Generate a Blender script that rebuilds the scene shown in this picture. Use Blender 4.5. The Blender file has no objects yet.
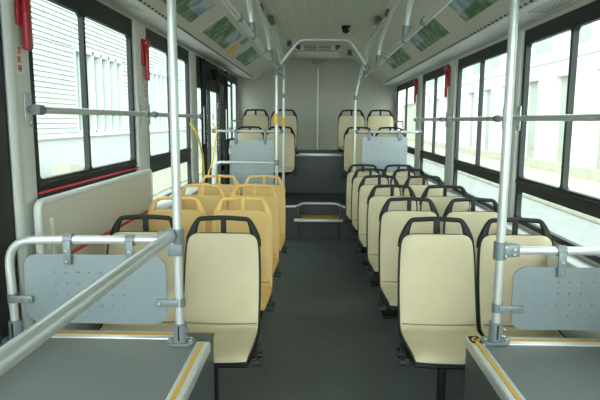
import bpy, bmesh, math, random
from mathutils import Vector, Matrix
random.seed(7)
scene = bpy.context.scene
COL = scene.collection
PI = math.pi

# ------------------------------------------------------------------ materials
def mat(name, color, rough=.5, metal=0.0, noise=None, bump=0.0, bscale=60, spec=.5):
    m = bpy.data.materials.new(name); m.use_nodes = True
    nt = m.node_tree; b = nt.nodes['Principled BSDF']
    b.inputs['Base Color'].default_value = (*color, 1)
    b.inputs['Roughness'].default_value = rough
    b.inputs['Metallic'].default_value = metal
    b.inputs['Specular IOR Level'].default_value = spec
    if noise or bump:
        tc = nt.nodes.new('ShaderNodeTexCoord')
    if noise:
        sc, amt = noise
        n = nt.nodes.new('ShaderNodeTexNoise'); n.inputs['Scale'].default_value = sc
        n.inputs['Detail'].default_value = 4
        nt.links.new(tc.outputs['Object'], n.inputs['Vector'])
        r = nt.nodes.new('ShaderNodeValToRGB')
        r.color_ramp.elements[0].position = .3; r.color_ramp.elements[1].position = .7
        r.color_ramp.elements[0].color = (*[c*(1-amt) for c in color], 1)
        r.color_ramp.elements[1].color = (*[min(1, c*(1+amt)) for c in color], 1)
        nt.links.new(n.outputs['Fac'], r.inputs['Fac'])
        nt.links.new(r.outputs['Color'], b.inputs['Base Color'])
    if bump:
        n2 = nt.nodes.new('ShaderNodeTexNoise'); n2.inputs['Scale'].default_value = bscale
        nt.links.new(tc.outputs['Object'], n2.inputs['Vector'])
        bp = nt.nodes.new('ShaderNodeBump'); bp.inputs['Strength'].default_value = bump
        bp.inputs['Distance'].default_value = .004
        nt.links.new(n2.outputs['Fac'], bp.inputs['Height'])
        nt.links.new(bp.outputs['Normal'], b.inputs['Normal'])
    return m

M = {}
M['beige'] = mat('beige_leatherette', (.545,.465,.305), .5, noise=(9,.04), bump=.10, bscale=260)
M['yellow_pad'] = mat('yellow_leatherette', (.62,.40,.13), .45, noise=(9,.04), bump=.08, bscale=260)
M['piping'] = mat('brown_piping', (.20,.165,.11), .6)
M['piping_y'] = mat('ochre_piping', (.36,.21,.06), .6)
M['yellow_shell'] = mat('yellow_plastic', (.70,.43,.135), .38)
M['black'] = mat('black_plastic', (.011,.013,.013), .5, spec=.25)
M['black_metal'] = mat('black_paint', (.012,.013,.013), .5, spec=.25)
M['grey_clamp'] = mat('grey_clamp_casting', (.185,.215,.23), .42, .2)
M['rail'] = mat('grey_coated_tube', (.58,.60,.59), .3, .4)
M['chrome'] = mat('steel_screw', (.7,.7,.7), .25, 1)
M['wallp'] = mat('light_wall_panel', (.66,.65,.60), .5, noise=(4,.02))
M['pillar'] = mat('pillar_cover', (.68,.69,.66), .5)
M['rear'] = mat('rear_bulkhead', (.41,.395,.345), .55, noise=(5,.03))
M['panelbeige'] = mat('beige_moulded_panel', (.70,.665,.58), .5, bump=.1, bscale=400)
M['sill'] = mat('white_sill', (.78,.80,.79), .4)
M['winframe'] = mat('dark_window_frame', (.019,.023,.023), .5, spec=.3)
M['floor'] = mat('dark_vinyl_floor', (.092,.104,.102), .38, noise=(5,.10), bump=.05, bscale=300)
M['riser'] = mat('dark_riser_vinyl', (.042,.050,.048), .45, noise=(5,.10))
M['boxside'] = mat('box_side', (.085,.092,.09), .5, noise=(40,.2))
M['alu'] = mat('aluminium_nosing', (.72,.74,.75), .32, .35)
M['yellowstrip'] = mat('yellow_grip_strip', (.60,.35,.05), .5)
M['red'] = mat('red_plastic', (.42,.018,.03), .4)
M['redline'] = mat('red_cord', (.75,.02,.03), .5)
M['whitecomb'] = mat('pale_plastic', (.72,.62,.68), .5)
M['label'] = mat('white_sticker', (.8,.78,.74), .5)
M['redink'] = mat('red_ink', (.65,.05,.05), .6)
M['stopyellow'] = mat('yellow_push_button', (.78,.45,.03), .4)
M['yellowbar'] = mat('yellow_coated_tube', (.80,.52,.03), .35)
M['vent_dark'] = mat('dark_vent', (.05,.055,.05), .6)
M['vent_grey'] = mat('grey_vent', (.28,.29,.27), .5)
M['socket_dark'] = mat('dark_grey_socket', (.11,.115,.115), .5)
M['lamp'] = mat('pale_blue_lens', (.55,.68,.76), .25)
M['facade_l'] = mat('white_lap_siding', (.57,.605,.595), .6)
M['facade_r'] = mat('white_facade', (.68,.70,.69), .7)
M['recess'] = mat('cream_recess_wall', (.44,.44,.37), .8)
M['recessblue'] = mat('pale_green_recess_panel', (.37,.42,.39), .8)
M['bglass'] = mat('facade_window_glass', (.30,.38,.36), .3)
M['asphalt'] = mat('asphalt', (.26,.275,.27), .9, noise=(3,.08))
M['grassy'] = mat('dry_verge', (.34,.345,.25), .9, noise=(6,.25))
M['kerbstone'] = mat('kerb_stone', (.46,.44,.36), .85, noise=(3,.08))
M['socket'] = mat('dark_hinge', (.03,.03,.03), .5)

def speckle(name, base, spec_c):
    m = mat(name, base, .42, spec=.4)
    nt = m.node_tree; b = nt.nodes['Principled BSDF']
    tc = nt.nodes.new('ShaderNodeTexCoord'); v = nt.nodes.new('ShaderNodeTexVoronoi'); v.inputs['Scale'].default_value = 42
    nt.links.new(tc.outputs['Object'], v.inputs['Vector'])
    r = nt.nodes.new('ShaderNodeValToRGB')
    r.color_ramp.elements[0].position = .09; r.color_ramp.elements[1].position = .13
    r.color_ramp.elements[0].color = (*spec_c, 1); r.color_ramp.elements[1].color = (*base, 1)
    nt.links.new(v.outputs['Distance'], r.inputs['Fac']); nt.links.new(r.outputs['Color'], b.inputs['Base Color'])
    return m
M['boxtop'] = speckle('speckled_grey_vinyl', (.155,.168,.162), (.25,.265,.255))

def math_node(nt, op, a=None, bv=None):
    n = nt.nodes.new('ShaderNodeMath'); n.operation = op
    if a is not None:
        if isinstance(a, (int, float)): n.inputs[0].default_value = a
        else: nt.links.new(a, n.inputs[0])
    if bv is not None:
        if isinstance(bv, (int, float)): n.inputs[1].default_value = bv
        else: nt.links.new(bv, n.inputs[1])
    return n.outputs[0]

def dots(name, color, pitch, radius, ax=(0, 2), through=True, lim=None):
    """perforated sheet: round holes on a grid, open right through"""
    m = mat(name, color, .38, .15); nt = m.node_tree; b = nt.nodes['Principled BSDF']
    tc = nt.nodes.new('ShaderNodeTexCoord'); s = nt.nodes.new('ShaderNodeSeparateXYZ')
    nt.links.new(tc.outputs['Object'], s.inputs[0])
    d2 = None
    for i in ax:
        f = math_node(nt, 'FRACT', math_node(nt, 'MULTIPLY', s.outputs[i], 1/pitch))
        c = math_node(nt, 'SUBTRACT', f, .5); q = math_node(nt, 'MULTIPLY', c, c)
        d2 = q if d2 is None else math_node(nt, 'ADD', d2, q)
    a = math_node(nt, 'GREATER_THAN', d2, (radius/pitch)**2)
    if lim:
        for i, l in zip(ax, lim): a = math_node(nt, 'MAXIMUM', a, math_node(nt, 'GREATER_THAN', math_node(nt, 'ABSOLUTE', s.outputs[i]), l))
    if through:
        nt.links.new(a, b.inputs['Alpha'])
    else:
        mx = nt.nodes.new('ShaderNodeMix'); mx.data_type = 'RGBA'
        nt.links.new(a, mx.inputs[0]); mx.inputs[6].default_value = (.05,.05,.05,1); mx.inputs[7].default_value = (*color,1)
        nt.links.new(mx.outputs[2], b.inputs['Base Color'])
    return m
M['perf'] = dots('perforated_grey_sheet', (.205,.24,.26), .046, .0034, lim=(.207,.092))
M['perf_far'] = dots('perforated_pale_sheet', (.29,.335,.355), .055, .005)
M['grillemat'] = dots('grille_sheet', (.42,.43,.40), .030, .010, through=False)

M['speaker'] = dots('perforated_cove_patch', (.62,.65,.64), .022, .0055, ax=(0,1), through=False)

def lines_mat(name, base, line, axis, pitch, w, rough=.6, cross=None):
    m = mat(name, base, rough); nt = m.node_tree; b = nt.nodes['Principled BSDF']
    tc = nt.nodes.new('ShaderNodeTexCoord'); s = nt.nodes.new('ShaderNodeSeparateXYZ')
    nt.links.new(tc.outputs['Object'], s.inputs[0])
    f = math_node(nt, 'FRACT', math_node(nt, 'MULTIPLY', s.outputs[axis], 1/pitch))
    a = math_node(nt, 'LESS_THAN', f, w/pitch)
    if cross:
        ax2, p2, w2 = cross
        f2 = math_node(nt, 'FRACT', math_node(nt, 'MULTIPLY', s.outputs[ax2], 1/p2))
        a2 = math_node(nt, 'MULTIPLY', math_node(nt, 'LESS_THAN', f2, w2/p2), .45)
        a = math_node(nt, 'MAXIMUM', a, a2)
    mx = nt.nodes.new('ShaderNodeMix'); mx.data_type = 'RGBA'
    nt.links.new(a, mx.inputs[0]); mx.inputs[6].default_value = (*base,1); mx.inputs[7].default_value = (*line,1)
    nt.links.new(mx.outputs[2], b.inputs['Base Color'])
    return m
M['ceiling'] = lines_mat('ceiling_panelling', (.53,.525,.43), (.59,.59,.50), 0, .118, .012, cross=(1,.06,.014))
M['duct'] = mat('duct_panel', (.64,.63,.575), .5, noise=(4,.02))
M['cove'] = mat('cove_panel', (.74,.77,.76), .45)
M['brick'] = lines_mat('pale_brick_wall', (.50,.51,.505), (.56,.57,.565), 2, .10, .02, .8)

def glass(name='clear_tinted_glass', tint=(.90,.96,.94)):
    m = bpy.data.materials.new(name); m.use_nodes = True; nt = m.node_tree
    nt.nodes.remove(nt.nodes['Principled BSDF'])
    out = nt.nodes['Material Output']
    t = nt.nodes.new('ShaderNodeBsdfTransparent'); t.inputs[0].default_value = (*tint, 1)
    g = nt.nodes.new('ShaderNodeBsdfGlossy'); g.inputs['Roughness'].default_value = .02
    lw = nt.nodes.new('ShaderNodeLayerWeight'); lw.inputs['Blend'].default_value = .5
    fac = math_node(nt, 'ADD', math_node(nt, 'MULTIPLY', math_node(nt, 'POWER', lw.outputs['Facing'], 6.0), .25), .02)
    mx = nt.nodes.new('ShaderNodeMixShader')
    nt.links.new(fac, mx.inputs[0]); nt.links.new(t.outputs[0], mx.inputs[1]); nt.links.new(g.outputs[0], mx.inputs[2])
    nt.links.new(mx.outputs[0], out.inputs[0])
    return m
M['glass'] = glass()

def poster_mat(name, seed, flip):
    m = mat(name, (.1,.2,.1), .45); nt = m.node_tree; b = nt.nodes['Principled BSDF']
    tc = nt.nodes.new('ShaderNodeTexCoord')
    mp = nt.nodes.new('ShaderNodeMapping'); mp.inputs['Location'].default_value = (seed*3.1, seed*1.7, 0)
    mp.inputs['Scale'].default_value = (9, 9, 9)
    nt.links.new(tc.outputs['Object'], mp.inputs[0])
    n = nt.nodes.new('ShaderNodeTexNoise'); n.inputs['Scale'].default_value = 1.0; n.inputs['Detail'].default_value = 6
    n.inputs['Distortion'].default_value = .6
    nt.links.new(mp.outputs[0], n.inputs['Vector'])
    r = nt.nodes.new('ShaderNodeValToRGB'); e = r.color_ramp.elements
    e[0].position = .30; e[0].color = (.06,.12,.07,1); e[1].position = .72; e[1].color = (.46,.48,.42,1)
    k = e.new(.45); k.color = (.08,.20,.10,1); k = e.new(.58); k.color = (.22,.34,.18,1)
    nt.links.new(n.outputs['Fac'], r.inputs['Fac'])
    # pale-blue title corner
    s = nt.nodes.new('ShaderNodeSeparateXYZ'); nt.links.new(tc.outputs['Generated'], s.inputs[0])
    u = math_node(nt, 'GREATER_THAN', s.outputs[0], .62)
    v = math_node(nt, 'GREATER_THAN', s.outputs[1], .35)
    a = math_node(nt, 'MULTIPLY', u, v)
    r2 = nt.nodes.new('ShaderNodeValToRGB'); e2 = r2.color_ramp.elements
    e2[0].position = .42; e2[0].color = (.16,.32,.50,1); e2[1].position = .56; e2[1].color = (.50,.56,.56,1)
    nt.links.new(n.outputs['Fac'], r2.inputs['Fac'])
    mx = nt.nodes.new('ShaderNodeMix'); mx.data_type = 'RGBA'
    nt.links.new(a, mx.inputs[0]); nt.links.new(r.outputs[0], mx.inputs[6]); nt.links.new(r2.outputs[0], mx.inputs[7])
    nt.links.new(mx.outputs[2], b.inputs['Base Color'])
    return m

# ------------------------------------------------------------------ mesh builder
def fillet(pts, rad, n=7):
    P = [Vector(p) for p in pts]; out = [P[0]]
    for i in range(1, len(P)-1):
        a, b, c = P[i-1], P[i], P[i+1]
        d1 = (a-b); d2 = (c-b); r = min(rad, d1.length*.49, d2.length*.49)
        p1 = b + d1.normalized()*r; p2 = b + d2.normalized()*r
        for k in range(n+1):
            t = k/n
            out.append(p1*(1-t)**2 + b*2*t*(1-t) + p2*t*t)
    out.append(P[-1]); return out

def rrect(w, h, r, n=5, cx=0, cy=0):
    """rounded rectangle outline, counter-clockwise"""
    r = max(min(r, w/2-1e-4, h/2-1e-4), 1e-4); o = []
    for (sx, sy, a0) in ((1,-1,-PI/2),(1,1,0),(-1,1,PI/2),(-1,-1,PI)):
        for k in range(n+1):
            a = a0 + PI/2*k/n
            o.append((cx+sx*(w/2-r)+r*math.cos(a), cy+sy*(h/2-r)+r*math.sin(a)))
    return o

class MB:
    def __init__(s): s.bm = bmesh.new()
    def box(s, lo, hi, bev=0, seg=2):
        c = [(lo[i]+hi[i])/2 for i in range(3)]; d = [abs(hi[i]-lo[i]) for i in range(3)]
        r = bmesh.ops.create_cube(s.bm, size=1, matrix=Matrix.Translation(c) @ Matrix.Diagonal((*d,1)))
        if bev:
            es = list({e for v in r['verts'] for e in v.link_edges})
            bmesh.ops.bevel(s.bm, geom=es, offset=bev, segments=seg, affect='EDGES', profile=.5)
        return s
    def tube(s, pts, r, seg=14, flat=1.0, flat_axis=None, caps=True):
        P = [Vector(p) for p in pts]; n = len(P); R = r if isinstance(r, (list, tuple)) else [r]*n
        T = []
        for i in range(n):
            t = (P[min(i+1, n-1)] - P[max(i-1, 0)]); T.append(t.normalized())
        if flat_axis is not None: u = Vector(flat_axis)
        else: u = Vector((0,0,1)) if abs(T[0].z) < .9 else Vector((1,0,0))
        rings = []
        for i in range(n):
            u = (u - T[i]*u.dot(T[i])).normalized(); v = T[i].cross(u)
            rings.append([s.bm.verts.new(P[i] + u*math.cos(2*PI*k/seg)*R[i]*flat + v*math.sin(2*PI*k/seg)*R[i]) for k in range(seg)])
        for i in range(n-1):
            for k in range(seg):
                s.bm.faces.new((rings[i][k], rings[i][(k+1) % seg], rings[i+1][(k+1) % seg], rings[i+1][k]))
        if caps:
            s.bm.faces.new(rings[0][::-1]); s.bm.faces.new(rings[-1])
        return s
    def cyl(s, a, b, r, seg=16): return s.tube([a, b], r, seg)
    def prism(s, outline, f0, f1):
        """outline: list of (a,b); f0,f1 map (a,b) to 3D"""
        a = [s.bm.verts.new(f0(*p)) for p in outline]; b = [s.bm.verts.new(f1(*p)) for p in outline]
        n = len(a)
        s.bm.faces.new(a[::-1]); s.bm.faces.new(b)
        for i in range(n): s.bm.faces.new((a[i], a[(i+1) % n], b[(i+1) % n], b[i]))
        return s
    def ring(s, outer, inner, f0, f1):
        n = len(outer)
        A = [s.bm.verts.new(f0(*p)) for p in outer]; B = [s.bm.verts.new(f0(*p)) for p in inner]
        C = [s.bm.verts.new(f1(*p)) for p in outer]; D = [s.bm.verts.new(f1(*p)) for p in inner]
        for i in range(n):
            j = (i+1) % n
            s.bm.faces.new((A[i],A[j],B[j],B[i])); s.bm.faces.new((C[j],C[i],D[i],D[j]))
            s.bm.faces.new((A[j],A[i],C[i],C[j])); s.bm.faces.new((B[i],B[j],D[j],D[i]))
        return s
    def build(s, name, m, parent=None, sharp=.6):
        bm = s.bm
        bmesh.ops.recalc_face_normals(bm, faces=bm.faces)
        for f in bm.faces: f.smooth = True
        for e in bm.edges:
            if len(e.link_faces) == 2 and e.calc_face_angle(0) > sharp: e.smooth = False
        me = bpy.data.meshes.new(name); bm.to_mesh(me); bm.free()
        me.materials.append(m)
        o = bpy.data.objects.new(name, me); COL.objects.link(o)
        if parent is not None: o.parent = parent
        return o

def tag(o, label=None, cat=None, group=None, kind=None):
    if label: o['label'] = label
    if cat: o['category'] = cat
    if group: o['group'] = group
    if kind: o['kind'] = kind
    return o
def thing(name, loc, label, cat, group=None, kind=None):
    o = bpy.data.objects.new(name, None); o.empty_display_size = .1; COL.objects.link(o); o.location = loc
    return tag(o, label, cat, group, kind)
def local(o, *pts): return [Vector(p)-o.location for p in pts]
def struct(o): o['kind'] = 'structure'; return o
def copy_tree(o, parent=None):
    c = o.copy(); COL.objects.link(c)
    if parent is not None: c.parent = parent
    for ch in list(o.children): copy_tree(ch, c)
    return c

# ------------------------------------------------------------------ dimensions
XL, XR = -1.29, 1.29
Y0, YR = -2.4, 9.2
FLAT_L, FLAT_R, ZC = -.50, .61, 2.45
SLOT_L, ZSL = -1.0, 2.105
SLOT_R, ZSR = 1.07, 2.035
WT_L, WT_R = 2.135, 2.005       # tops of window openings
WB_L, WB_R = .78, .82
LEFT_OPEN = [(-2.1,-.15),(0.0,2.08),(2.47,3.88),(4.18,5.58)]
LEFT_LAST = (7.90, 9.02)
DOOR = (5.90, 7.42)
QUART = (7.50, 7.70)
RIGHT_OPEN = [(-2.1,-.2),(-.05,1.70),(1.86,3.53),(3.74,5.14),(5.46,6.80),(7.15,9.0)]

# ------------------------------------------------------------------ floor
f = MB().box((XL, Y0, -.06), (XR, 6.62, 0)).build('floor', M['floor']); struct(f)
# raised rear platform with a notch where the step sits
notch = [(-1.27,6.62),(-.20,6.62),(-.20,6.90),(.30,6.90),(.30,6.62),(1.29,6.62),(1.29,9.2),(-1.27,9.2)]
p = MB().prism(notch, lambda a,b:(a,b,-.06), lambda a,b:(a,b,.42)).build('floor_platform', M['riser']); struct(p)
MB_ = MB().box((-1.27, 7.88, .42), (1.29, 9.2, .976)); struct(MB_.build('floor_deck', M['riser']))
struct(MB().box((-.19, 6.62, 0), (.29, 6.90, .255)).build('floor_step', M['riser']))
t = thing('step_tread', (0.04, 6.6, .255), 'yellow step tread let into the dark riser at the aisle end', 'step')
MB().prism([(-.19,6.60),(.29,6.60),(.29,6.899),(-.19,6.899)], lambda a,b:(a-.04,b-6.6,0), lambda a,b:(a-.04,b-6.6,.012)).build('tread', M['yellowstrip'], t)
MB().box((-.262-.04, -.055, -.012), (.332-.04, .015, .016), .004).build('nosing', M['alu'], t)
# nosing of the platform, following the notch
path = [(-.385,6.61,.418),(-.23,6.61,.418),(-.17,6.895,.418),(.27,6.895,.418),(.33,6.61,.418),(.46,6.61,.418)]
o = MB().tube(fillet(path, .09, 6), .015, 10).build('step_nosing', M['alu'])
tag(o, 'silver nosing dipping round the step notch on the dark platform edge', 'nosing')
o = MB().box((-.345, 7.86, .955), (.39, 7.915, .992), .006).build('deck_nosing', M['alu'])
tag(o, 'straight silver nosing along the rear deck below the rear wall', 'nosing')

# ------------------------------------------------------------------ side walls
def wall(name, X, s, opens, zb, zt, ztop, door=None):
    mb = MB()
    x0, x1 = sorted((X, X+s*.025))
    lo_z = -.06
    ys = sorted(opens)
    spans = [(Y0, ys[0][0])] + [(ys[i][1], ys[i+1][0]) for i in range(len(ys)-1)] + [(ys[-1][1], YR)]
    for a, b in spans: mb.box((x0, a, zb), (x1, b, zt))
    if door:
        mb.box((x0, Y0, lo_z), (x1, door[0], zb)); mb.box((x0, door[1], lo_z), (x1, YR, zb))
    else: mb.box((x0, Y0, lo_z), (x1, YR, zb))
    mb.box((x0, Y0, zt), (x1, YR, ztop))
    return struct(mb.build(name, M['wallp']))
opL = LEFT_OPEN + [DOOR, QUART, LEFT_LAST]
wall('wall_left', XL, -1, opL, WB_L, WT_L, 2.51, DOOR)
wall('wall_right', XR, 1, RIGHT_OPEN, WB_R, WT_R, 2.51)
# rear wall
struct(MB().box((XL, YR, -.06), (XR, YR+.06, 2.51)).build('wall_rear', M['rear']))
# front bulkhead of the bus, open windscreen
mb = MB(); mb.box((XL, Y0-.06, -.06), (XR, Y0, .75)); mb.box((XL, Y0-.06, 2.2), (XR, Y0, 2.5)); struct(mb.build('wall_front', M['wallp']))
# rear wall strip
o = MB().box((.005, YR-.022, .976), (.033, YR, 2.33), .004).build('trim_1', M['sill']); struct(o)
struct(MB().box((-1.29, YR-.02, .976), (1.29, YR, 1.02), .004).build('baseboard_rear', M['rear']))

# pillar covers
def pillars(X, s, spans, zb, zt, nm):
    for i, (a, b) in enumerate(spans):
        x0, x1 = sorted((X+s*.001, X-s*.026))
        struct(MB().box((x0, a+.02, zb), (x1, b-.02, zt), .012, 3).build('trim_%d' % (nm+i), M['pillar']))
pillars(XL, -1, [(2.25,2.47),(3.88,4.18),(5.58,5.90),(7.70,7.90)], .6, 2.14, 2)
pillars(XR, 1, [(3.53,3.74),(5.14,5.46),(6.80,7.15),(1.70,1.86)], .6, 2.01, 8)
struct(MB().box((XL+.001,2.09,.5),(XL+.02,2.25,2.12),.004).build('trim_28', M['winframe']))
# rounded grey strip on first pillar
o = MB().tube([(XL+.026,2.283,.5),(XL+.026,2.283,2.12)], .033, 16, flat=.5, flat_axis=(1,0,0)).build('trim_14', M['pillar']); struct(o)

# ------------------------------------------------------------------ windows
def window(idx, X, s, a, b, zb, zmid0, zmid1, zg, zt, mull=True, fm=.5):
    """dark frame with two rounded upper lights and one lower light"""
    w = bpy.data.objects.new('window_%d' % idx, None); COL.objects.link(w); w.location = (X, (a+b)/2, zb); struct(w)
    cx, cy, cz = w.location
    f0 = lambda y, z: (-s*.012, y-cy, z-cz); f1 = lambda y, z: (s*.018, y-cy, z-cz)
    mb = MB(); e = .035
    mid = a+fm*(b-a)
    cols = [(a, mid, e, .012), (mid, b, .012, e)] if mull else [(a, b, e, e)]
    panes = []
    for (p, q, e0, e1) in cols:
        out = rrect(q-p, zt-zmid1, .001, 5, (p+q)/2, (zt+zmid1)/2)
        ip, iq, iz0, iz1 = p+e0, q-e1, zmid1+.006, zg
        mb.ring(out, rrect(iq-ip, iz1-iz0, .028, 5, (ip+iq)/2, (iz0+iz1)/2), f0, f1)
        panes.append((ip, iq, iz0, iz1))
    out = rrect(b-a, zmid1-zb, .001, 5, (a+b)/2, (zmid1+zb)/2)
    ip, iq, iz0, iz1 = a+e, b-e, zb+.03, zmid0
    mb.ring(out, rrect(iq-ip, iz1-iz0, .03, 5, (ip+iq)/2, (iz0+iz1)/2), f0, f1)
    panes.append((ip, iq, iz0, iz1))
    # ridge along the middle band
    mb.box((min(-s*.022,0), a-cy+.01, zmid1-cz-.03), (max(-s*.022,0), b-cy-.01, zmid1-cz-.008), .004)
    mb.build('frame', M['winframe'], w)
    for (ip, iq, iz0, iz1) in panes:
        x0 = s*.006
        MB().box((min(x0, x0+s*.005), ip-.006-cy, iz0-.006-cz), (max(x0, x0+s*.005), iq+.006-cy, iz1+.006-cz)).build('pane', M['glass'], w)
    return w
k = 1
for (a, b) in LEFT_OPEN: window(k, XL, -1, a, b, WB_L, 1.045, 1.168, 2.02, WT_L, fm=.435 if 2 < a < 3 else .5); k += 1
window(k, XL, -1, *LEFT_LAST, WB_L, 1.05, 1.18, 2.02, WT_L); k += 1
for (a, b) in RIGHT_OPEN: window(k, XR, 1, a, b, WB_R, 1.02, 1.10, 1.92, WT_R, fm=.615 if 1.8 < a < 2 else .5); k += 1
w = bpy.data.objects.new('window_%d' % k, None); COL.objects.link(w); w.location = (XL, QUART[0], WB_L); struct(w)
yq = (QUART[1]-QUART[0])
MB().ring(rrect(yq, WT_L-WB_L, .001, 5, yq/2, (WT_L-WB_L)/2), rrect(yq-.03, WT_L-WB_L-.10, .03, 5, yq/2, (WT_L-WB_L)/2), lambda y,z:(.012,y,z), lambda y,z:(-.05,y,z)).build('frame', M['winframe'], w)
MB().box((-.027,.01,.04),(-.022,yq-.01,WT_L-WB_L-.04)).build('pane', M['glass'], w)
# windscreen
k += 1
w = bpy.data.objects.new('window_%d' % k, None); COL.objects.link(w); w.location = (0, Y0, .75); struct(w)
MB().ring(rrect(2.58, 1.45, .001, 5, 0, .725), rrect(2.46, 1.35, .08, 5, 0, .725), lambda x,z:(x,0,z), lambda x,z:(x,-.06,z)).build('frame', M['winframe'], w)
MB().box((-1.24,-.036,.04),(1.24,-.03,1.41)).build('pane', M['glass'], w)

# ledges under windows
struct(MB().box((1.19, 2.3, .70), (1.289, 8.7, .80), .012).build('sill_right', M['sill']))
struct(MB().box((-1.289, 4.02, .62), (-1.12, 5.75, .80), .015).build('sill_left', M['sill']))
# red cords on the first window
o = MB().tube([(XL+.034, 2.44, 1.118), (XL+.034, 3.86, 1.118)], .0055, 8).build('red_cord', M['redline'])
tag(o, 'thin red cord under the first window glass on the yellow-seat side', 'cord')

# ------------------------------------------------------------------ moulded beige wall panel
pn = thing('wall_shield', (-1.24, 2.36, .55), 'beige moulded panel with rounded top edge beneath the first yellow-side window', 'panel')
out = rrect(1.66, .56, .03, 5, .83, .268)
MB().prism(out, lambda y,z:(0.0,y,z-.012), lambda y,z:(.022,y,z-.012)).build('panel', M['panelbeige'], pn)
MB().tube(fillet([(.014,.0,.02),(.014,.0,.535),(.014,1.66,.535),(.014,1.66,.02)], .04, 6), .017, 10).build('rim', M['sill'], pn)['label'] = 'pale rounded rim'
MB().tube([(.024,.10,.03),(.024,.10,.46)], .014, 10).build('rib', M['panelbeige'], pn)
o = MB().tube([(-1.205, 2.60, .80), (-1.205, 4.05, .80)], .008, 8).build('red_cord', M['redline'])
tag(o, 'red cord crossing the beige moulded panel behind the front seats', 'cord')

# ------------------------------------------------------------------ ceiling, ducts and coves
struct(MB().box((FLAT_L, Y0, ZC), (FLAT_R, YR, ZC+.05)).build('ceiling', M['ceiling']))
def duct(nm, x0, z0, x1, z1, xw, zw):
    s = 1 if x1 > 0 else -1
    struct(MB().prism([(x0,z0),(x1,z1),(x1+s*.02,z1+.02),(x0,z0+.05)], lambda a,b:(a,Y0,b), lambda a,b:(a,YR,b)).build(nm, M['duct']))
    struct(MB().prism([(x1,z1),(xw,zw),(xw,zw+.03),(x1+s*.02,z1+.02)], lambda a,b:(a,Y0,b), lambda a,b:(a,YR,b)).build(nm.replace('duct','cove'), M['cove']))
duct('ceiling_duct_left', FLAT_L, ZC, SLOT_L, ZSL, XL-.01, WT_L+.03)
duct('ceiling_duct_right', FLAT_R, ZC, SLOT_R, ZSR, XR+.01, WT_R+.03)
struct(MB().box((XL-.06, Y0, 2.28), (XR+.06, YR, 2.30)).build('trim_20', M['wallp'])) if False else None
# roof shell above everything, keeps daylight out of the ceiling void
struct(MB().box((XL-.06, Y0-.06, 2.51), (XR+.06, YR+.06, 2.56)).build('roof', M['wallp']))
# slot lines: rows of small dark air outlets
def slots(name, x, z, s, lab):
    mb = MB(); y = .6
    while y < 8.6:
        mb.box((x-.006, y, z-.003), (x+.006, y+.022, z+.004)); y += .075
    o = mb.build(name, M['vent_dark']); struct(o)
slots('trim_21', SLOT_L+.016, ZSL+.0035, -1, '')
slots('trim_22', SLOT_R-.016, ZSR+.0055, 1, '')
for nm, x, z, xw, zw, y in (('trim_26',SLOT_L,ZSL,XL,WT_L+.03,3.2),('trim_27',SLOT_R,ZSR,XR,WT_R+.03,2.8)):
    g = lambda a, b, e: (x+(xw-x)*a, b, z+(zw-z)*a+e)
    struct(MB().prism([(.25,y),(.75,y),(.75,y+.30),(.25,y+.30)], lambda a,b: g(a,b,-.004), lambda a,b: g(a,b,.004)).build(nm, M['speaker']))
# ceiling seam mouldings
for nm, x in (('trim_23', FLAT_L), ('trim_24', FLAT_R)):
    struct(MB().box((x-.012, Y0, ZC-.012), (x+.012, YR, ZC), .003).build(nm, M['duct']))
for nm, y in (('trim_25', 6.95),):
    struct(MB().box((FLAT_L, y, ZC-.006), (FLAT_R, y+.02, ZC), .002).build(nm, M['duct']))

# posters on the duct panels
def poster(side, u0, u1, ya, yb, seed, label):
    """u0,u1: distance fractions from ceiling edge along the sloped panel"""
    if side < 0: A, B = Vector((FLAT_L,0,ZC)), Vector((SLOT_L,0,ZSL))
    else: A, B = Vector((FLAT_R,0,ZC)), Vector((SLOT_R,0,ZSR))
    d = (B-A); L = d.length; d.normalize()
    n = Vector((-side*d.z*-1, 0, 0)); n = Vector((d.z, 0, -d.x)) if side > 0 else Vector((-d.z, 0, d.x))
    if n.z > 0: n = -n
    c = A + d*L*(u0+u1)/2; c.y = (ya+yb)/2
    up = -d; yax = Vector((0,1,0))
    X = yax; Yv = up; Z = X.cross(Yv)
    h = L*(u1-u0); w = yb-ya
    zs = 1 if Z.dot(n) > 0 else -1
    t = thing('advertising_poster', c, label, 'poster', 'posters along the ceiling ducts')
    m = Matrix((X, Yv, Z)).transposed().to_4x4(); t.rotation_euler = m.to_euler()
    z0, z1 = sorted((zs*.001, zs*.005)); q0, q1 = sorted((zs*.002, zs*.009))
    MB().box((-w/2-.02,-h/2-.015,z0),(w/2+.02,h/2+.015,z1)).build('backing', M['duct'], t)
    MB().box((-w/2,-h/2,q0),(w/2,h/2,q1)).build('picture', poster_mat('poster_print_%d' % seed, seed, side), t)
poster(-1, .48, .85, 3.05, 4.10, 1, 'green landscape poster nearest the front on the yellow-seat side duct')
poster(-1, .48, .85, 4.53, 5.58, 2, 'green park poster in the middle of the yellow-seat side duct')
poster(-1, .48, .85, 6.35, 7.30, 3, 'pale green poster near the rear wall on the yellow-seat side duct')
poster(1, .50, .82, 2.75, 3.80, 4, 'dark green poster nearest the front over the all-beige seat column')
poster(1, .50, .82, 4.26, 5.37, 5, 'green poster in the middle over the all-beige seat column')
poster(1, .50, .82, 5.90, 7.20, 6, 'small green poster nearest the rear wall over the all-beige seat column')
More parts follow.
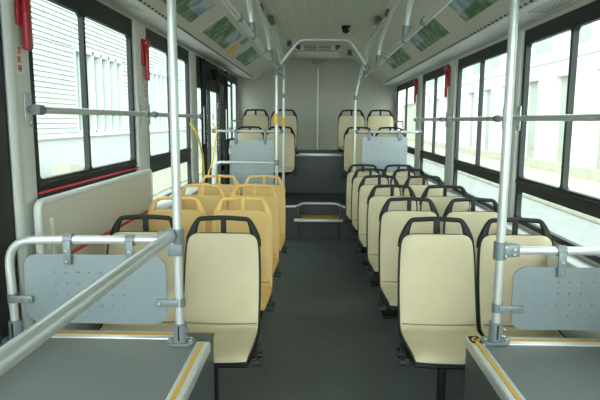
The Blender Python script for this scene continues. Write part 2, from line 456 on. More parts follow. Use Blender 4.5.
# yellow warning sticker
A, B = Vector((FLAT_L,0,ZC)), Vector((SLOT_L,0,ZSL)); d = (B-A).normalized(); n = Vector((-d.z,0,d.x));
if n.z > 0: n = -n
def sticker(u0, u1, ya, yb, m, nm, lab):
    L = (B-A).length
    P = [A+d*L*u0, A+d*L*u1]
    mb = MB(); vs = []
    mb.prism([(u0,ya),(u1,ya),(u1,yb),(u0,yb)], lambda u,y: (A+d*L*u)+Vector((0,y,0))+n*.001, lambda u,y: (A+d*L*u)+Vector((0,y,0))+n*.005)
    return tag(mb.build(nm, m), lab, 'sticker')
sticker(.66,.88,5.78,5.98, M['stopyellow'], 'warning_sticker', 'yellow and black warning sticker on the duct between two posters')
sticker(.44,.60,5.78,5.98, M['vent_grey'], 'notice_plate', 'small grey notice plate above the yellow warning sticker')

# ceiling fittings
for (x, y, lab) in ((-.242,4.69,'pale blue oval ceiling lamp ahead of the hoop, yellow-seat side'),(.348,4.69,'pale blue oval ceiling lamp ahead of the camera dome, beige-seat side'),
                    (-.17,8.25,'small pale ceiling lamp behind the air unit, yellow-seat side'),(.37,8.25,'small pale ceiling lamp behind the air unit, beige-seat side')):
    t = thing('ceiling_lamp', (x,y,ZC), lab, 'lamp', 'ceiling lamps')
    MB().prism(rrect(.14,.20,.05,6), lambda a,b:(a,b,-.008), lambda a,b:(a,b,.0)).build('rim', M['duct'], t)
    MB().prism(rrect(.11,.17,.045,6), lambda a,b:(a,b,-.018), lambda a,b:(a,b,-.008)).build('lens', M['lamp'], t)
# dome camera
t = thing('security_camera', (.306,6.06,ZC), 'black dome security camera hanging from the ceiling', 'camera')
MB().cyl((0,0,-.02),(0,0,-.0005),.046,20).build('base', M['black'], t)
bmd = MB(); bmesh.ops.create_uvsphere(bmd.bm, u_segments=20, v_segments=12, radius=.042, matrix=Matrix.Translation((0,0,-.035)))
bmd.build('dome', M['black'], t)
MB().box((.02,-.055,-.05),(.042,-.04,-.025),.004).build('lens', M['vent_grey'], t)
# rear air unit
t = thing('air_return_unit', (0.0,7.55,ZC), 'ceiling air return unit with twin grilles by the rear wall', 'air vent')
MB().prism([(-.31,-.001),(.33,-.001),(.30,-.085),(-.28,-.085)], lambda a,b:(a,-.10,b), lambda a,b:(a,.7,b)).build('housing', M['duct'], t)
for x0 in (-.17,.02): MB().box((x0,-.108,-.075),(x0+.165,-.099,-.018),.002).build('grille', M['grillemat'], t)
for s in (-1,1):
    MB().prism([(s*.225+.01,-.01),(s*.305+.01,-.01),(s*.275+.01,-.065),(s*.235+.01,-.075)], lambda a,b:(a,-.106,b), lambda a,b:(a,-.099,b)).build('end_slot', M['vent_dark'], t)
MB().box((-.29,-.115,-.092),(.31,-.09,-.082),.003).build('lip', M['vent_grey'], t)
t = thing('ceiling_bracket', (.02,YR-.06,ZC), 'small grey fitting above the white strip on the rear wall', 'bracket')
MB().box((-.10,-.05,-.075),(.10,.055,-.03),.006).build('body', M['vent_grey'], t)
MB().box((-.04,-.02,-.03),(.04,.05,0)).build('mount', M['duct'], t)
for (x,y,lab) in ((-.345,7.05,'small grey ceiling speaker beside the hoop on the yellow-seat side'),(.46,8.0,'small grey ceiling speaker close to the rear wall')):
    t = thing('ceiling_speaker', (x,y,ZC), lab, 'speaker')
    MB().box((-.035,-.03,-.085),(.035,.03,0),.006).build('body', M['vent_grey'], t)
    MB().box((-.025,-.034,-.075),(.025,-.029,-.02),.002).build('mesh_cover', M['vent_dark'], t)

# ------------------------------------------------------------------ seats
def spline(pts, n):
    out = []
    P = [pts[0]] + list(pts) + [pts[-1]]
    for i in range(1, len(P)-2):
        for k in range(n):
            t = k/n; a, b, c, e = P[i-1], P[i], P[i+1], P[i+2]
            out.append(tuple(.5*((2*b[j]) + (-a[j]+c[j])*t + (2*a[j]-5*b[j]+4*c[j]-e[j])*t*t + (-a[j]+3*b[j]-3*c[j]+e[j])*t**3) for j in range(len(b))))
    out.append(tuple(pts[-1])); return out
PROFILE = [(.004,.872,.120),(.003,.866,.150),(.000,.850,.177),(-.008,.81,.192),(-.030,.69,.199),(-.058,.57,.201),(-.088,.475,.201),(-.114,.412,.201),
           (-.150,.386,.201),(-.25,.386,.201),(-.38,.396,.200),(-.470,.404,.199),(-.512,.398,.195),(-.530,.380,.186)]
def sheet(mb, prof, off0, off1, dome, nu=12, wscale=0.0, curv=.016):
    """closed slab over a profile; off0 back offset, off1 front offset along the normal"""
    n = len(prof); F, Bk = [], []
    for i, (y, z, w) in enumerate(prof):
        a = prof[max(i-1,0)]; b = prof[min(i+1,n-1)]
        ty, tz = b[0]-a[0], b[1]-a[1]; L = math.hypot(ty, tz); ty, tz = ty/L, tz/L
        ny, nz = tz, -ty              # front/up-facing normal
        v = 2*i/(n-1)-1
        rf, rb = [], []
        for k in range(nu+1):
            u = 2*k/nu-1
            u2 = math.copysign(abs(u)**.8, u)
            cv = curv*u2*u2
            e = (1-abs(u2)**7)*(1-abs(v)**30) if dome else 1
            x = u2*(w-wscale)
            of = cv + off0 + (off1-off0)*e; ob = cv + off0
            rf.append(mb.bm.verts.new((x, y+ny*of, z+nz*of)))
            rb.append(mb.bm.verts.new((x, y+ny*ob, z+nz*ob)) if not (dome and (k in (0,nu) or i in (0,n-1))) else rf[-1])
        F.append(rf); Bk.append(rb)
    def q(*v):
        u = []
        for p in v:
            if p not in u: u.append(p)
        if len(u) >= 3:
            try: mb.bm.faces.new(u)
            except ValueError: pass
    for i in range(n-1):
        for k in range(nu):
            q(F[i][k], F[i][k+1], F[i+1][k+1], F[i+1][k]); q(Bk[i][k+1], Bk[i][k], Bk[i+1][k], Bk[i+1][k+1])
        q(F[i][0], F[i+1][0], Bk[i+1][0], Bk[i][0]); q(F[i][nu], Bk[i][nu], Bk[i+1][nu], F[i+1][nu])
    for k in range(nu):
        q(F[0][k+1], F[0][k], Bk[0][k], Bk[0][k+1]); q(F[-1][k], F[-1][k+1], Bk[-1][k+1], Bk[-1][k])
    return mb

def make_seat(shell_m, pad_m, pedestal=True):
    root = bpy.data.objects.new('bus_seat', None); COL.objects.link(root); root.empty_display_size = .1
    prof = spline(PROFILE, 3)
    sheet(MB(), prof, -.020, .004, False, curv=.016).build('shell', shell_m, root, sharp=.9)
    back = [p for p in prof if p[1] > .398 and p[1] < .869 and p[0] > -.14]
    seat = [p for p in prof if p[0] < -.100]
    # pads run narrower than the shell so its rim shows
    sheet(MB(), back, .003, .022, True, wscale=.009).build('back_pad', pad_m, root, sharp=1.2)
    sheet(MB(), seat[:-2], .003, .022, True, wscale=.009).build('seat_pad', pad_m, root, sharp=1.2)
    pp = [(k_/12*.186, -.131-.79*.016*(k_/12)**2, .4255+.62*.016*(k_/12)**2) for k_ in range(-12,13)]
    MB().tube(pp, .0028, 8).build('seam_piping', M['piping_y' if shell_m == M['yellow_shell'] else 'piping'], root)
    mb = MB()
    pth = fillet([(-.172,.000,.80),(-.168,.003,.845),(-.152,.008,.90),(-.131,.014,.942),(-.02,.017,.948),(.02,.017,.948),(.131,.014,.942),(.152,.008,.90),(.168,.003,.845),(.172,.000,.80)], .018, 4)
    rad = []
    for p_ in pth:
        tt = min(max((p_.z-.84)/.095, 0), 1); rad.append(.027*(1-tt)+.0125*tt)
    mb.tube(pth, rad, 14, flat=.62, flat_axis=(0,1,0))
    mb.box((-.0135,.003,.845),(.0135,.022,.947),.004)
    mb.build('grab_handle', shell_m, root)
    mb = MB()
    mb.box((-.13,-.40,.345),(.13,-.12,.370),.004)
    if pedestal:
        mb.box((-.026,-.30,.012),(.010,-.255,.352),.006); mb.box((-.09,-.36,0),(.09,-.19,.014),.003)
    else:
        mb.box((-.12,-.20,.316),(.12,-.02,.366),.004)
    mb.build('pedestal', M['black_metal'], root)
    br = MB()
    br.box((-.214,-.42,.352),(-.19,-.22,.370),.003)
    br.build('hinge_bracket', M['socket'], root)
    for yy in (-.40,-.31):
        MB().cyl((-.232,yy,.345),(-.19,yy,.345),.016,12).build('hinge_knob', M['socket'], root)
    return root
def flip_hinge(root):
    for ch in root.children:
        if ch.name.startswith('hinge'): ch.scale = (-1,1,1)
proto_black = make_seat(M['black'], M['beige'])
proto_yellow = make_seat(M['yellow_shell'], M['yellow_pad'])
proto_deck = make_seat(M['black'], M['beige'], False)
used = set()
def place(proto, x, y, z, label, group, flip=False):
    if proto not in used: used.add(proto); o = proto
    else: o = copy_tree(proto)
    o.location = (x,y,z); tag(o, label, 'bus seat', group)
    if flip: flip_hinge(o)
    return o
ORD = ['first','second','third','fourth','fifth','sixth']
GB, GY, GR = 'beige seats in the long column of pairs', 'yellow priority seats', 'raised rear seats'
RY = [2.83,3.575,4.295,5.07,5.79,6.36]
RAX = [.630,.614,.600,.588,.574,.545]; RWX = [1.038,1.03,1.012,.997,.980,.955]
for i in range(6):
    place(proto_black, RAX[i], RY[i], 0, 'beige black-framed aisle seat, %s from the front in the all-beige column' % ORD[i], GB)
    place(proto_black, RWX[i], RY[i], 0, 'beige black-framed window seat, %s from the front in the all-beige column' % ORD[i], GB, True)
place(proto_black, -.480, 2.80, 0, 'beige black-framed aisle seat directly ahead of the yellow seats', GB+' ahead of the yellow ones', True)
place(proto_black, -.893, 2.81, 0, 'beige black-framed seat against the beige panel, ahead of the yellow seats', GB+' ahead of the yellow ones')
for i, (xa, xw, y) in enumerate(((-.474,-.910,3.53),(-.482,-.890,4.255),(-.474,-.885,4.98))):
    place(proto_yellow, xa, y, 0, 'yellow aisle seat, %s of the three yellow rows' % ORD[i], GY, True)
    place(proto_yellow, xw, y, 0, 'yellow window-side seat, %s of the three yellow rows' % ORD[i], GY)
ZP = .42
place(proto_black, -.475, 7.35, ZP, 'beige aisle seat on the step platform behind the door-side perforated screen', GR, True)
place(proto_black, -.885, 7.35, ZP, 'beige seat on the platform mostly hidden by the door-side screen', GR)
place(proto_black, .560, 7.35, ZP, 'beige aisle seat on the platform behind the screen opposite the door', GR)
place(proto_black, .975, 7.35, ZP, 'beige window seat on the platform behind the screen opposite the door', GR, True)
ZD = .976-.316
place(proto_deck, -.475, 8.12, ZD, 'beige rear-row seat beside the aisle on the door side', GR, True)
place(proto_deck, -.890, 8.12, ZD, 'beige rear-row seat in the corner by the last door-side window', GR)
place(proto_deck, .510, 8.12, ZD, 'beige rear-row seat beside the aisle opposite the door', GR)
place(proto_deck, .930, 8.12, ZD, 'beige rear-row seat in the corner opposite the door', GR, True)

# ------------------------------------------------------------------ wheel boxes
def wheelbox(name, x0, x1, inner, label):
    t = thing(name, ((x0+x1)/2, 1.2, 0), label, 'wheel box', 'wheel boxes')
    L = lambda *p: tuple(Vector(p)-t.location)
    ya, yb, z = .25, 2.235, .55
    MB().box(L(x0,ya,0), L(x1,yb,z-.012)).build('casing', M['boxside'], t)
    MB().box(L(x0,ya,z-.012), L(x1,yb-.07,z)).build('top_cover', M['boxtop'], t)
    s = 1 if inner == x1 else -1
    i0, i1 = sorted((inner-s*.050, inner+s*.004))
    yend = 2.135 if s > 0 else yb+.004
    MB().box(L(i0,ya,z-.010), L(i1,yend,z+.004),.002).build('edge_nosing', M['alu'], t)
    a0, a1 = sorted((inner-s*.003, inner+s*.007)); MB().box(L(a0,ya,z-.035), L(a1,yend,z),.002).build('nosing_lip', M['alu'], t)
    g0, g1 = sorted((inner-s*.034, inner-s*.018)); MB().box(L(g0,ya,z), L(g1,yend-.02,z+.0065)).build('grip_strip', M['yellowstrip'], t)
    r0, r1 = (x0+.03, -.57) if s > 0 else (x0, x1)
    MB().box(L(r0,yb-.075,z-.012), L(r1,yb+.004,z+.004),.002).build('edge_nosing', M['alu'], t)
    MB().box(L(r0+.01,yb-.045,z), L(r1-.01,yb-.028,z+.0065)).build('grip_strip', M['yellowstrip'], t)
    if s > 0:
        MB().box(L(r1,yb-.10,z-.012), L(x1+.004,yb+.004,z+.002),.003).build('corner_plate', M['boxside'], t)
    return t
wheelbox('wheel_box', XL+.005, -.432, -.432, 'speckled grey wheel box below the long diagonal tube, yellow-seat side')
wheelbox('wheel_box', .642, XR-.005, .642, 'speckled grey wheel box on the all-beige seat side')

# ------------------------------------------------------------------ grab poles and guards
def flange(mb, r=.05):
    mb.prism(rrect(.112,.075,.028,5), lambda a,b:(a,b,0), lambda a,b:(a,b,.010))
    mb.cyl((0,0,.008),(0,0,.085),.027,16)
    return mb
def screws(parent, pts, d=(0,-1,0), r=.006):
    d = Vector(d)
    for p in pts:
        p = Vector(p); MB().cyl(p, p+d*.005, r, 10).build('screw', M['chrome'], parent)
def base_flange(t, off=(0,0,0)):
    o = flange(MB()).build('base_flange', M['grey_clamp'], t); o.location = off
    for (x,y) in ((-.042,-.012),(.042,-.012),(.040,.018)): 
        s_ = MB().cyl((x,y,.010),(x,y,.016),.007,10).build('bolt', M['chrome'], o)
    for z in (.03,.06): MB().cyl((.024,-.012,z),(.036,-.018,z),.004,8).build('bolt', M['chrome'], o)
    MB().box((-.003,-.029,.02),(.003,-.026,.08)).build('slit', M['black'], o)
    return o

def front_pole(x, y, label, jz, side):
    t = thing('grab_pole', (x,y,.553), label, 'grab pole', 'front grab poles')
    MB().cyl((0,0,.0),(0,0,ZC-.553 if abs(x)<.5 else 2.33-.553),.0175,18).build('tube', M['rail'], t)
    base_flange(t)
    c = MB(); z = jz-.553
    c.cyl((0,0,z-.038),(0,0,z+.034),.026,18)
    c.box((min(0,side*.075),-.02,z-.026),(max(0,side*.075),.02,z+.026),.008)
    if side < 0: c.box((-.035,-.030,z-.072),(.024,.012,z-.02),.008)
    c.build('joint_clamp', M['grey_clamp'], t)
    screws(t, [(side*.014,-.026,z+.018),(side*.014,-.026,z-.018),(side*.05,-.020,z+.008),(side*.05,-.020,z-.012)])
    return t
PLX, PLY = -.545, 2.12
PRX, PRY = .744, 2.185
front_pole(PLX, PLY, 'front grab pole standing on the box under the diagonal tube', .992, -1)
front_pole(PRX, PRY, 'front grab pole standing at the corner of the beige-side wheel box', .940, 1)

def clampstrap(t, x, zt, zp, y, vertical=True):
    """grey strap from a tube to a sheet"""
    mb = MB()
    if vertical:
        mb.cyl((x-.018,y,zt),(x+.018,y,zt),.0225,16); mb.box((x-.016,y-.026,zp),(x+.016,y-.014,zt),.004)
    mb.build('strap', M['grey_clamp'], t)
    screws(t, [(x,y-.026,zt-.04),(x,y-.026,zp+.016)])
def sidestrap(t, x0, x1, z, y):
    mb = MB(); mb.cyl((x0,y,z-.018),(x0,y,z+.018),.0225,16)
    a, b = sorted((x0,x1)); mb.box((a,y-.026,z-.015),(b,y-.014,z+.015),.004)
    mb.build('strap', M['grey_clamp'], t)
    m = (x1-x0); screws(t, [(x0+m*.55,y-.026,z),(x0+m*.85,y-.026,z)])

# guard on the yellow-seat side
t = thing('guard_rail', (-1.225,2.125,.553), 'bent tube guard with grey perforated sheet beneath the diagonal tube', 'guard rail', 'front guards')
L = lambda *p: tuple(Vector(p)-t.location)
MB().tube(fillet([L(-1.225,2.125,.553), L(-1.235,2.125,.972), L(-.60,2.125,.980)], .11, 10), .0175, 16).build('tube', M['rail'], t)
base_flange(t)
o = MB().prism(rrect(.575,.285,.055,7), lambda a,b:(a,-.003,b), lambda a,b:(a,.003,b)).build('perforated_sheet', M['perf'], t); o.location = L(-.882,2.118,.775)
for x in (-.985,-.735): clampstrap(t, x+1.225, .977-.553, .878-.553, 0)
sidestrap(t, -.002, .088, .733-.553, 0)
sidestrap(t, -.545+1.225+.0, -.635+1.225, .725-.553, 0)

t = thing('guard_rail', (.83,2.185,.940), 'straight tube guard with grey perforated sheet on the beige-side wheel box', 'guard rail', 'front guards')
L = lambda *p: tuple(Vector(p)-t.location)
MB().cyl(L(.80,2.185,.940), L(1.275,2.185,.940), .0175, 16).build('tube', M['rail'], t)
o = MB().prism(rrect(.50,.262,.05,7), lambda a,b:(a,-.003,b), lambda a,b:(a,.003,b)).build('perforated_sheet', M['perf'], t); o.location = L(1.05,2.178,.742)
for x in (.985,1.20): clampstrap(t, x-.83, 0, -.105, 0)
sidestrap(t, .746-.83, .845-.83, .700-.940, 0)

# long diagonal handrail coming forward from the front pole
t = thing('diagonal_handrail', (PLX-.02,PLY,.995), 'long thick grab tube running forward from the front pole clamp', 'handrail')
L = lambda *p: tuple(Vector(p)-t.location)
MB().cyl(L(PLX-.02,PLY-.03,1.003), L(-.560,.30,1.030), .0215, 20).build('tube', M['rail'], t)
MB().cyl(L(PLX-.02,PLY-.06,1.004), L(PLX-.02,PLY+.0,1.002), .0265, 18).build('end_sleeve', M['grey_clamp'], t)

# pole and screen rail behind the yellow seats
def stop_button(parent, z):
    mb = MB(); mb.box((-.030,-.040,z-.055),(.016,-.012,z+.055),.012,3); mb.build('stop_button', M['stopyellow'], parent)
    MB().cyl((0,-.046,z),(0,-.039,z),.012,14).build('push_knob', M['yellowbar'], parent)
RLX, RLZ, RRX, RRZ = -.395, 1.965, .535, 1.945
t = thing('grab_pole', (-.40,5.57,0), 'white grab pole rising from the aisle behind the last yellow seat', 'grab pole', 'rear grab poles')
MB().cyl((0,0,0),(0,0,RLZ),.0175,14).build('tube', M['rail'], t)
MB().cyl((0,0,0),(0,0,.05),.028,14).build('base_flange', M['grey_clamp'], t)
MB().cyl((0,0,RLZ-.07),(0,0,RLZ-.01),.024,14).build('joint_clamp', M['grey_clamp'], t)
MB().cyl((0,0,1.0),(0,0,1.06),.024,14).build('joint_clamp', M['grey_clamp'], t)
stop_button(t, 1.47)
t = thing('door_screen_rail', (-1.02,5.57,0), 'bent tube rail between the yellow seats and the door', 'handrail')
MB().tube(fillet([(0,0,0),(0,0,1.03),(.60,0,1.03)], .06, 8), .016, 12).build('tube', M['rail'], t)
MB().cyl((0,0,0),(0,0,.05),.028,14).build('base_flange', M['grey_clamp'], t)

def rear_pole(x, sx, label):
    t = thing('grab_pole', (x,6.74,ZP), label, 'grab pole', 'rear grab poles')
    zr = (RLZ if x < 0 else RRZ)-ZP; dx = (RLX if x < 0 else RRX)-x
    ztop = ZC-.03-ZP
    MB().tube(fillet([(0,0,0),(0,0,zr-.16),(dx*.8,-.02,zr+.05),(dx+sx*.02,-.30,ztop-.15),(dx+sx*.05,-.95,ztop),(dx+sx*.05,-1.25,ztop)], .25, 8), .0165, 12).build('tube', M['rail'], t)
    MB().cyl((0,0,0),(0,0,.05),.028,14).build('base_flange', M['grey_clamp'], t)
    MB().cyl((0,0,zr-.24),(0,0,zr-.19),.023,14).build('joint_clamp', M['grey_clamp'], t)
    MB().cyl((dx+sx*.05,-1.05,ztop),(dx+sx*.05,-1.28,ztop+.005),.024,12).build('end_socket', M['socket_dark'], t)
    return t
t = rear_pole(-.398, -1, 'white grab pole at the platform edge beside the door-side screen')
stop_button(t, 1.435-ZP)
rear_pole(.468, 1, 'white grab pole at the platform edge beside the screen opposite the door')

# hoop across the aisle
t = thing('ceiling_hoop', (RLX,5.57,RLZ), 'white tube hoop arching across the aisle beneath the ceiling', 'grab hoop')
MB().tube(fillet([(0,0,0),(.215,0,.275),(.72,0,.275),(.905,0,-.005)], .07, 8), .0165, 14).build('tube', M['rail'], t)
for x,dx in ((0,.03),(.905,-.03)): MB().cyl((x,0,-.01),(x+dx,0,.04),.024,12).build('end_socket', M['grey_clamp'], t)

# roof rails with hangers
def roof_rail(x, z, s, ys, label):
    t = thing('roof_handrail', (x,.4,z), label, 'handrail', 'roof handrails')
    MB().cyl((0,0,0),(0,6.34,0),.0165,14).build('tube', M['rail'], t)
    for y in ys:
        yy = y-.4; zt = ZC-.035-z
        h = MB().tube(fillet([(0,yy,.0),(s*.01,yy-.02,.19),(s*.075,yy-.34,zt-.05),(s*.10,yy-.62,zt),(s*.10,yy-1.25,zt)], .22, 8), .0175, 12).build('hanger', M['rail'], t)
        MB().cyl((s*.10,yy-1.12,zt),(s*.10,yy-1.28,zt+.004),.024,12).build('socket', M['socket_dark'], h)
        MB().cyl((0,yy,.01),(s*.004,yy-.005,.075),.024,12).build('sleeve', M['grey_clamp'], h)
        MB().cyl((0,yy-.03,0),(0,yy+.03,0),.0225,12).build('collar', M['grey_clamp'], h)
    for y in ys:
        MB().cyl((0,y-.4-.62,0),(0,y-.4-.57,0),.022,12).build('collar', M['grey_clamp'], t)
roof_rail(RLX, RLZ, -1, (2.0,3.45,4.75,6.15), 'roof grab rail with curved hangers over the yellow seats')
roof_rail(RRX, RRZ, 1, (2.0,3.45,4.95,6.35), 'roof grab rail with curved hangers over the all-beige column')

# rear screens on the platform edge
def screen(xa, xb, zt, zb, xr0, xr1, label, gr):
    t = thing('perforated_screen', ((xa+xb)/2,6.74,ZP), label, 'screen', 'rear screens')
    w = xb-xa; h = zt-zb; cx = (xa+xb)/2
    o = MB().prism(rrect(w,h,.02,4), lambda a,b:(a,-.003,b), lambda a,b:(a,.003,b)).build('perforated_sheet', M['perf_far'], t); o.location = (0,-.012,(zt+zb)/2-ZP)
    zr = 1.325-ZP
    MB().cyl((xr0-cx,0,zr),(xr1-cx,0,zr),.016,12).build('rail', M['rail'], t)
    MB().cyl((xr0-cx+(.0 if xr0<0 else 0),0,zr),(xr0-cx+.04,0,zr),.024,12).build('rail_socket', M['grey_clamp'], t)
    MB().cyl((xr1-cx-.04,0,zr),(xr1-cx,0,zr),.024,12).build('rail_socket', M['grey_clamp'], t)
    for x in (-w/2+.08, w/2-.10): MB().box((x-.018,-.022,zt-ZP-.05),(x+.018,.018,zr+.02),.004).build('hanging_clip', M['grey_clamp'], t)
    for x in (-w/2+.05, w/2-.05): MB().cyl((x,.0,0),(x,.0,zb-ZP+.06),.014,10).build('foot_post', M['rail'], t)
screen(-1.06, -.52, 1.215, .56, -1.27, -.40, 'pale perforated screen hung from a rail beside the door', '')
screen(.560, 1.105, 1.265, .56, .47, 1.27, 'pale perforated screen behind the last pair of the all-beige column', '')
# rail in the rear corner, looping back by the windows
for s, lab in ((-1,'small bent tube beside the rear-row corner seat on the door side'),(1,'small bent tube beside the rear-row corner seat opposite the door')):
    t = thing('corner_rail', (s*1.045,6.745,1.335), lab, 'handrail')
    MB().tube(fillet([(0,0,0),(0,.02,.115),(s*.02,.95,.115)], .07, 7), .013, 12).build('tube', M['rail'], t)
    MB().cyl((0,0,-.004),(0,.002,.03),.019,12).build('socket', M['grey_clamp'], t)

# window handrails
def wrail(X, s, z, ya, yb, clamps, label):
    t = thing('window_handrail', (X,ya,z), label, 'handrail', 'handrails along the windows')
    MB().cyl((0,0,0),(0,yb-ya,0),.0165,14).build('tube', M['rail'], t)
    wallx = (XL+.028 if s < 0 else XR-.028) - X
    for y in clamps:
        b = MB(); yy = y-ya
        b.cyl((0,yy-.03,0),(0,yy+.03,0),.0235,14); b.cyl((0,yy,0),(wallx,yy,0),.014,12)
        b.build('bracket', M['grey_clamp'], t)
        x0, x1 = sorted((wallx, wallx-s*.006)); pl = MB().box((x0,yy-.03,-.075),(x1,yy+.03,.075),.002).build('wall_plate', M['rail'], t)
        for zz in (-.055,.055):
            MB().cyl((wallx-s*.005,yy,zz),(wallx-s*.011,yy,zz),.006,8).build('screw', M['chrome'], pl)
wrail(-1.215, -1, 1.493, 2.38, 5.78, (2.30+.10,3.93,4.14,5.74), 'tube handrail across the windows on the yellow-seat side')
wrail(1.215, 1, 1.472, 1.80, 6.88, (1.82,3.50,3.77,5.17,5.42,6.84), 'tube handrail across the windows along the all-beige column')

# ------------------------------------------------------------------ emergency hammers
def text_obj(txt, size, m, parent, loc, rot, name='lettering'):
    c = bpy.data.curves.new(name, 'FONT'); c.body = txt; c.size = size; c.align_x = 'CENTER'; c.align_y = 'CENTER'; c.extrude = .0008; c.space_line = 1.0
    o = bpy.data.objects.new(name, c); COL.objects.link(o)
    dg = bpy.context.evaluated_depsgraph_get(); me = bpy.data.meshes.new_from_object(o.evaluated_get(dg))
    bpy.data.objects.remove(o); o = bpy.data.objects.new(name, me); COL.objects.link(o)
    me.materials.clear(); me.materials.append(m)
    o.parent = parent; o.location = loc; o.rotation_euler = rot
    return o
def hammer(s, y, z, label, comb=True):
    X = (XL+.028) if s < 0 else (XR-.028)
    t = thing('emergency_hammer', (X,y,z), label, 'safety hammer', 'red emergency hammers')
    k = -s    # into the bus
    def bx(x0,x1,y0,y1,z0,z1): 
        a, b = sorted((k*x0,k*x1)); return (a,y0,z0),(b,y1,z1)
    MB().box(*bx(0,.012,-.032,.032,-.05,.12),.004).build('holder', M['red'], t)
    MB().box(*bx(.012,.034,-.016,.018,-.14,.10),.007).build('hammer_handle', M['red'], t)
    MB().box(*bx(.012,.040,-.034,.040,.075,.115),.008).build('hammer_head', M['red'], t)
    MB().tube([(k*.026,.038,.095),(k*.026,.058,.095)], [.012,.002], 10).build('steel_tip', M['chrome'], t)
    if comb:
        mb = MB(); mb.box(*bx(.010,.024,.016,.036,-.13,.06),.003); mb.build('comb_guard', M['red'], t)
        for i in range(8): MB().box(*bx(.022,.027,.018,.034,-.12+i*.021,-.112+i*.021)).build('comb_slot', M['whitecomb'], t)
    t.scale = (1.15,1.3,1.12)
    return t
hammer(-1, 2.385, 1.90, 'red emergency hammer on the first pillar, above its red-lettered sticker')
hammer(-1, 4.07, 1.895, 'red emergency hammer on the second pillar of the yellow-seat side', False)
hammer(1, 5.39, 1.84, 'red emergency hammer on the middle pillar of the beige-column side', False)
hammer(1, 7.06, 1.84, 'red emergency hammer on the pillar nearest the rear, beige-column side', False)
def hsticker(y, z, w, h, size, label):
    t = thing('hammer_sticker', (XL+.0265,y,z), label, 'sticker')
    MB().box((0,-w/2,-h/2),(.002,w/2,h/2)).build('sheet', M['label'], t)
    for i, ch in enumerate('消防锤'):
        text_obj(ch, size, M['redink'], t, (.0028,0,h*.32-i*h*.32), (PI/2,0,PI/2))
hsticker(2.357, 1.70, .045, .115, .034, 'white sticker with red lettering beneath the first hammer')
hsticker(4.08, 1.66, .035, .11, .03, 'white sticker with red lettering beneath the second-pillar hammer')

# ------------------------------------------------------------------ door
dr = bpy.data.objects.new('door_1', None); COL.objects.link(dr); dr.location = (XL, DOOR[0], 0); struct(dr)
dl = DOOR[1]-DOOR[0]
def leaf(y0, y1, nm):
    w = y1-y0
    o = MB().ring(rrect(w-.01, 1.86, .01, 5, y0+w/2, 1.0), rrect(w-.075, 1.62, .03, 5, y0+w/2, 1.0), lambda y,z:(.01,y,z), lambda y,z:(-.04,y,z)).build('leaf', M['winframe'], dr)
    MB().box((-.02,y0+.05,.18),(-.014,y1-.05,1.82)).build('pane', M['glass'], o)
    return o
leaf(.02, dl/2, 'leaf'); leaf(dl/2, dl-.02, 'leaf')
MB().box((-.05,0,1.93),(.02,dl,WT_L),.004).build('header', M['winframe'], dr)
for pts in ([(.03,-.40,1.42),(.09,-.36,1.33),(.09,-.09,1.08),(.09,-.04,.80),(.03,-.03,.72)], [(.03,.80,1.42),(.09,.77,1.34),(.09,.40,.95),(.03,.32,.75)]):
    MB().tube(fillet(pts,.06,6), .0095, 10).build('grab_bar', M['yellowbar'], dr)
for y in (.32,1.08): MB().box((-.013,y-.03,1.46),(-.011,y+.03,1.53)).build('red_sticker', M['redink'], dr)
# pivot posts and opening gear inside the door
for y, lab in ((5.97,'black vertical door post nearest the yellow seats'),(7.46,'black vertical door post nearest the rear window')):
    t = thing('door_post', (XL+.075,y,0), lab, 'door post', 'door pivot posts')
    MB().cyl((0,0,0),(0,0,2.10),.029,16).build('shaft', M['black_metal'], t)
    MB().box((.0,-.036,1.2),(.014,-.026,1.6),.004).build('white_strip', M['sill'], t)
t = thing('door_mechanism', (XL+.09,6.9,2.0), 'black door opening gear above the door', 'door gear')
MB().box((-.05,-.32,.01),(.03,.42,.05),.008).build('beam', M['black_metal'], t)
for y in (-.22,.05,.30):
    MB().cyl((0,y,-.07),(0,y,.02),.036,14).build('motor', M['black_metal'], t)
    MB().tube([(.0,y,-.08),(.06,y+.12,-.10)], .015, 10).build('arm', M['black_metal'], t)

# ------------------------------------------------------------------ outside
GZ = -.55
struct(MB().box((-30,-25,GZ-.1),(30,70,GZ)).build('ground', M['asphalt']))
struct(MB().box((-6.0,-10,GZ),(-4.3,60,GZ+.06)).build('ground_verge', M['grassy']))
struct(MB().box((5.6,-10,GZ),(8.9,60,GZ+.16),.03).build('kerb', M['kerbstone']))
# lap-sided hall on the yellow-seat side
hall = thing('lap_sided_hall', (-8,20,GZ), 'white lap-sided hall with tall grid windows outside the yellow-side windows', 'building', kind='structure')
prof = []; z = .91; 
while z < 6: prof += [(0,z-GZ),( -.06 if False else .0,z-GZ)]; z += .15
out = [(-.5,.91-GZ)]
z = .91-GZ
while z < 6-GZ: out += [(.075,z),(.0,z+.15)]; z += .15
out.append((-.5,z))
WINS = [(18.3,22.8),(26.3,30.8),(34.5,39.0),(9.0,13.5)]
holes = sorted(WINS); edges = [-10]+[v for h_ in holes for v in h_]+[60]
ztop_w, zbot_w = 3.83, .97
def lap(a, b, zl, zh, nm='cladding'):
    o_ = [(-.5,zl-GZ)]; z = zl-GZ
    while z < zh-GZ-.01: o_ += [(.075,z),(.0,min(z+.15,zh-GZ))]; z += .15
    o_.append((-.5,zh-GZ))
    MB().prism(o_, lambda x,z:(x,a-20,z), lambda x,z:(x,b-20,z)).build(nm, M['facade_l'], hall, sharp=.3)
for i in range(0, len(edges), 2): lap(edges[i], edges[i+1], .91, ztop_w)
lap(-10, 60, ztop_w, 6.3)
MB().box((-.5,-30,0),(.02,40,.91-GZ-.02)).build('brick_plinth', M['brick'], hall)
MB().box((-.02,-30,.91-GZ-.02),(.13,40,.91-GZ+.10)).build('plinth_cap', M['facade_r'], hall)
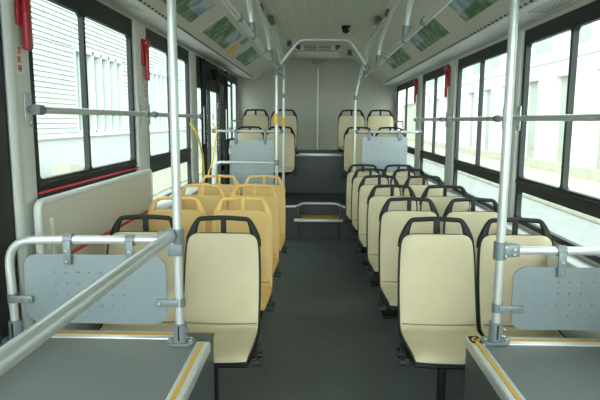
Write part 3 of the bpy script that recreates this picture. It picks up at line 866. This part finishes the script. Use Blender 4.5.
for (a, b) in WINS:
    mb = MB(); n = 6
    for i in range(n+1):
        y = a+(b-a)*i/n; mb.box((-.2,y-.06-20,zbot_w-GZ),(.06,y+.06-20,ztop_w-GZ))
    for zz in (zbot_w,1.75,ztop_w-.12): mb.box((-.2,a-20,zz-GZ),(.06,b-20,zz-GZ+.12))
    fr = mb.build('window_frame', M['facade_l'], hall)
    MB().box((-.18,a-20,zbot_w-GZ),(-.15,b-20,ztop_w-GZ)).build('window_glass', M['bglass'], fr)
# low ramp block by the hall
tag(MB().prism([(0,GZ),(1.6,GZ),(1.6,-.12),(.4,.20),(0,.20)], lambda a,b:(-7.4,15.2+a,b), lambda a,b:(-6.9,15.2+a,b)).build('ramp_wall', M['kerbstone']), 'low sloping cream wall in front of the lap-sided hall', 'wall', kind='structure')
# columned building on the other side
bl = thing('columned_building', (9,20,GZ), 'white columned building with cream recesses outside the beige-column windows', 'building', kind='structure')
H = 3.15-GZ
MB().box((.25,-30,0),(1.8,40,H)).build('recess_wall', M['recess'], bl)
MB().box((0,-30,H),(1.8,40,H+2.6)).build('upper_wall', M['facade_r'], bl)
y = -6.0
while y < 48:
    MB().box((0,y-20,.5),(.30,y+1.6-20,H+.01)).build('column', M['facade_r'], bl)
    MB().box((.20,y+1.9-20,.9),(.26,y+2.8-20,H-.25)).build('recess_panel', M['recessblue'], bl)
    MB().box((-.02,y+.5-20,H+1.0),(.03,y+2.1-20,H+2.4)).build('upper_panel', M['recessblue'], bl)
    y += 3.05
MB().box((-.1,-30,0),(1.5,40,.5)).build('plinth', M['kerbstone'], bl)
MB().box((-.04,-30,H+.55),(.02,40,H+.62)).build('string_course', M['recess'], bl)

# ------------------------------------------------------------------ light
wd = bpy.data.worlds.new('overcast_sky'); scene.world = wd; wd.use_nodes = True
bg = wd.node_tree.nodes['Background']; wn = wd.node_tree; tcw = wn.nodes.new('ShaderNodeTexCoord'); sw = wn.nodes.new('ShaderNodeSeparateXYZ')
wn.links.new(tcw.outputs['Generated'], sw.inputs[0])
# cloud is brightest towards the front of the bus
glow = math_node(wn, 'POWER', math_node(wn, 'MAXIMUM', math_node(wn, 'MULTIPLY', sw.outputs[1], -1.0), 0.0), 2.5)
wn.links.new(math_node(wn, 'ADD', math_node(wn, 'MULTIPLY', glow, 11.0), 3.6), bg.inputs[1])
bg.inputs[0].default_value = (.96,1.0,.985,1)
scene.cycles.use_denoising = True
scene.cycles.max_bounces = 12; scene.cycles.diffuse_bounces = 6; scene.cycles.transparent_max_bounces = 24
scene.cycles.sample_clamp_indirect = 8
vs = scene.view_settings
vs.view_transform = 'Standard'; vs.look = 'None'; vs.exposure = 0.0; vs.gamma = 1.0; vs.use_curve_mapping = False

# ------------------------------------------------------------------ camera
F = 550.0; vpx, vpy, roll = 316, 121, .005
th = math.atan2(200-vpy, F); ps = math.atan2(vpx-300, F/math.cos(th))
fw = Vector((-math.sin(ps)*math.cos(th), math.cos(ps)*math.cos(th), -math.sin(th)))
r = fw.cross(Vector((0,0,1))).normalized(); u = r.cross(fw)
r2 = r*math.cos(roll)+u*math.sin(roll); u2 = -r*math.sin(roll)+u*math.cos(roll)
cd = bpy.data.cameras.new('camera'); cam = bpy.data.objects.new('camera', cd); COL.objects.link(cam)
mw = Matrix((r2, u2, -fw)).transposed().to_4x4(); mw.translation = Vector((0,0,1.45)); cam.matrix_world = mw
cd.sensor_width = 36; cd.lens = 36*F/600; cd.clip_start = .05
scene.camera = cam
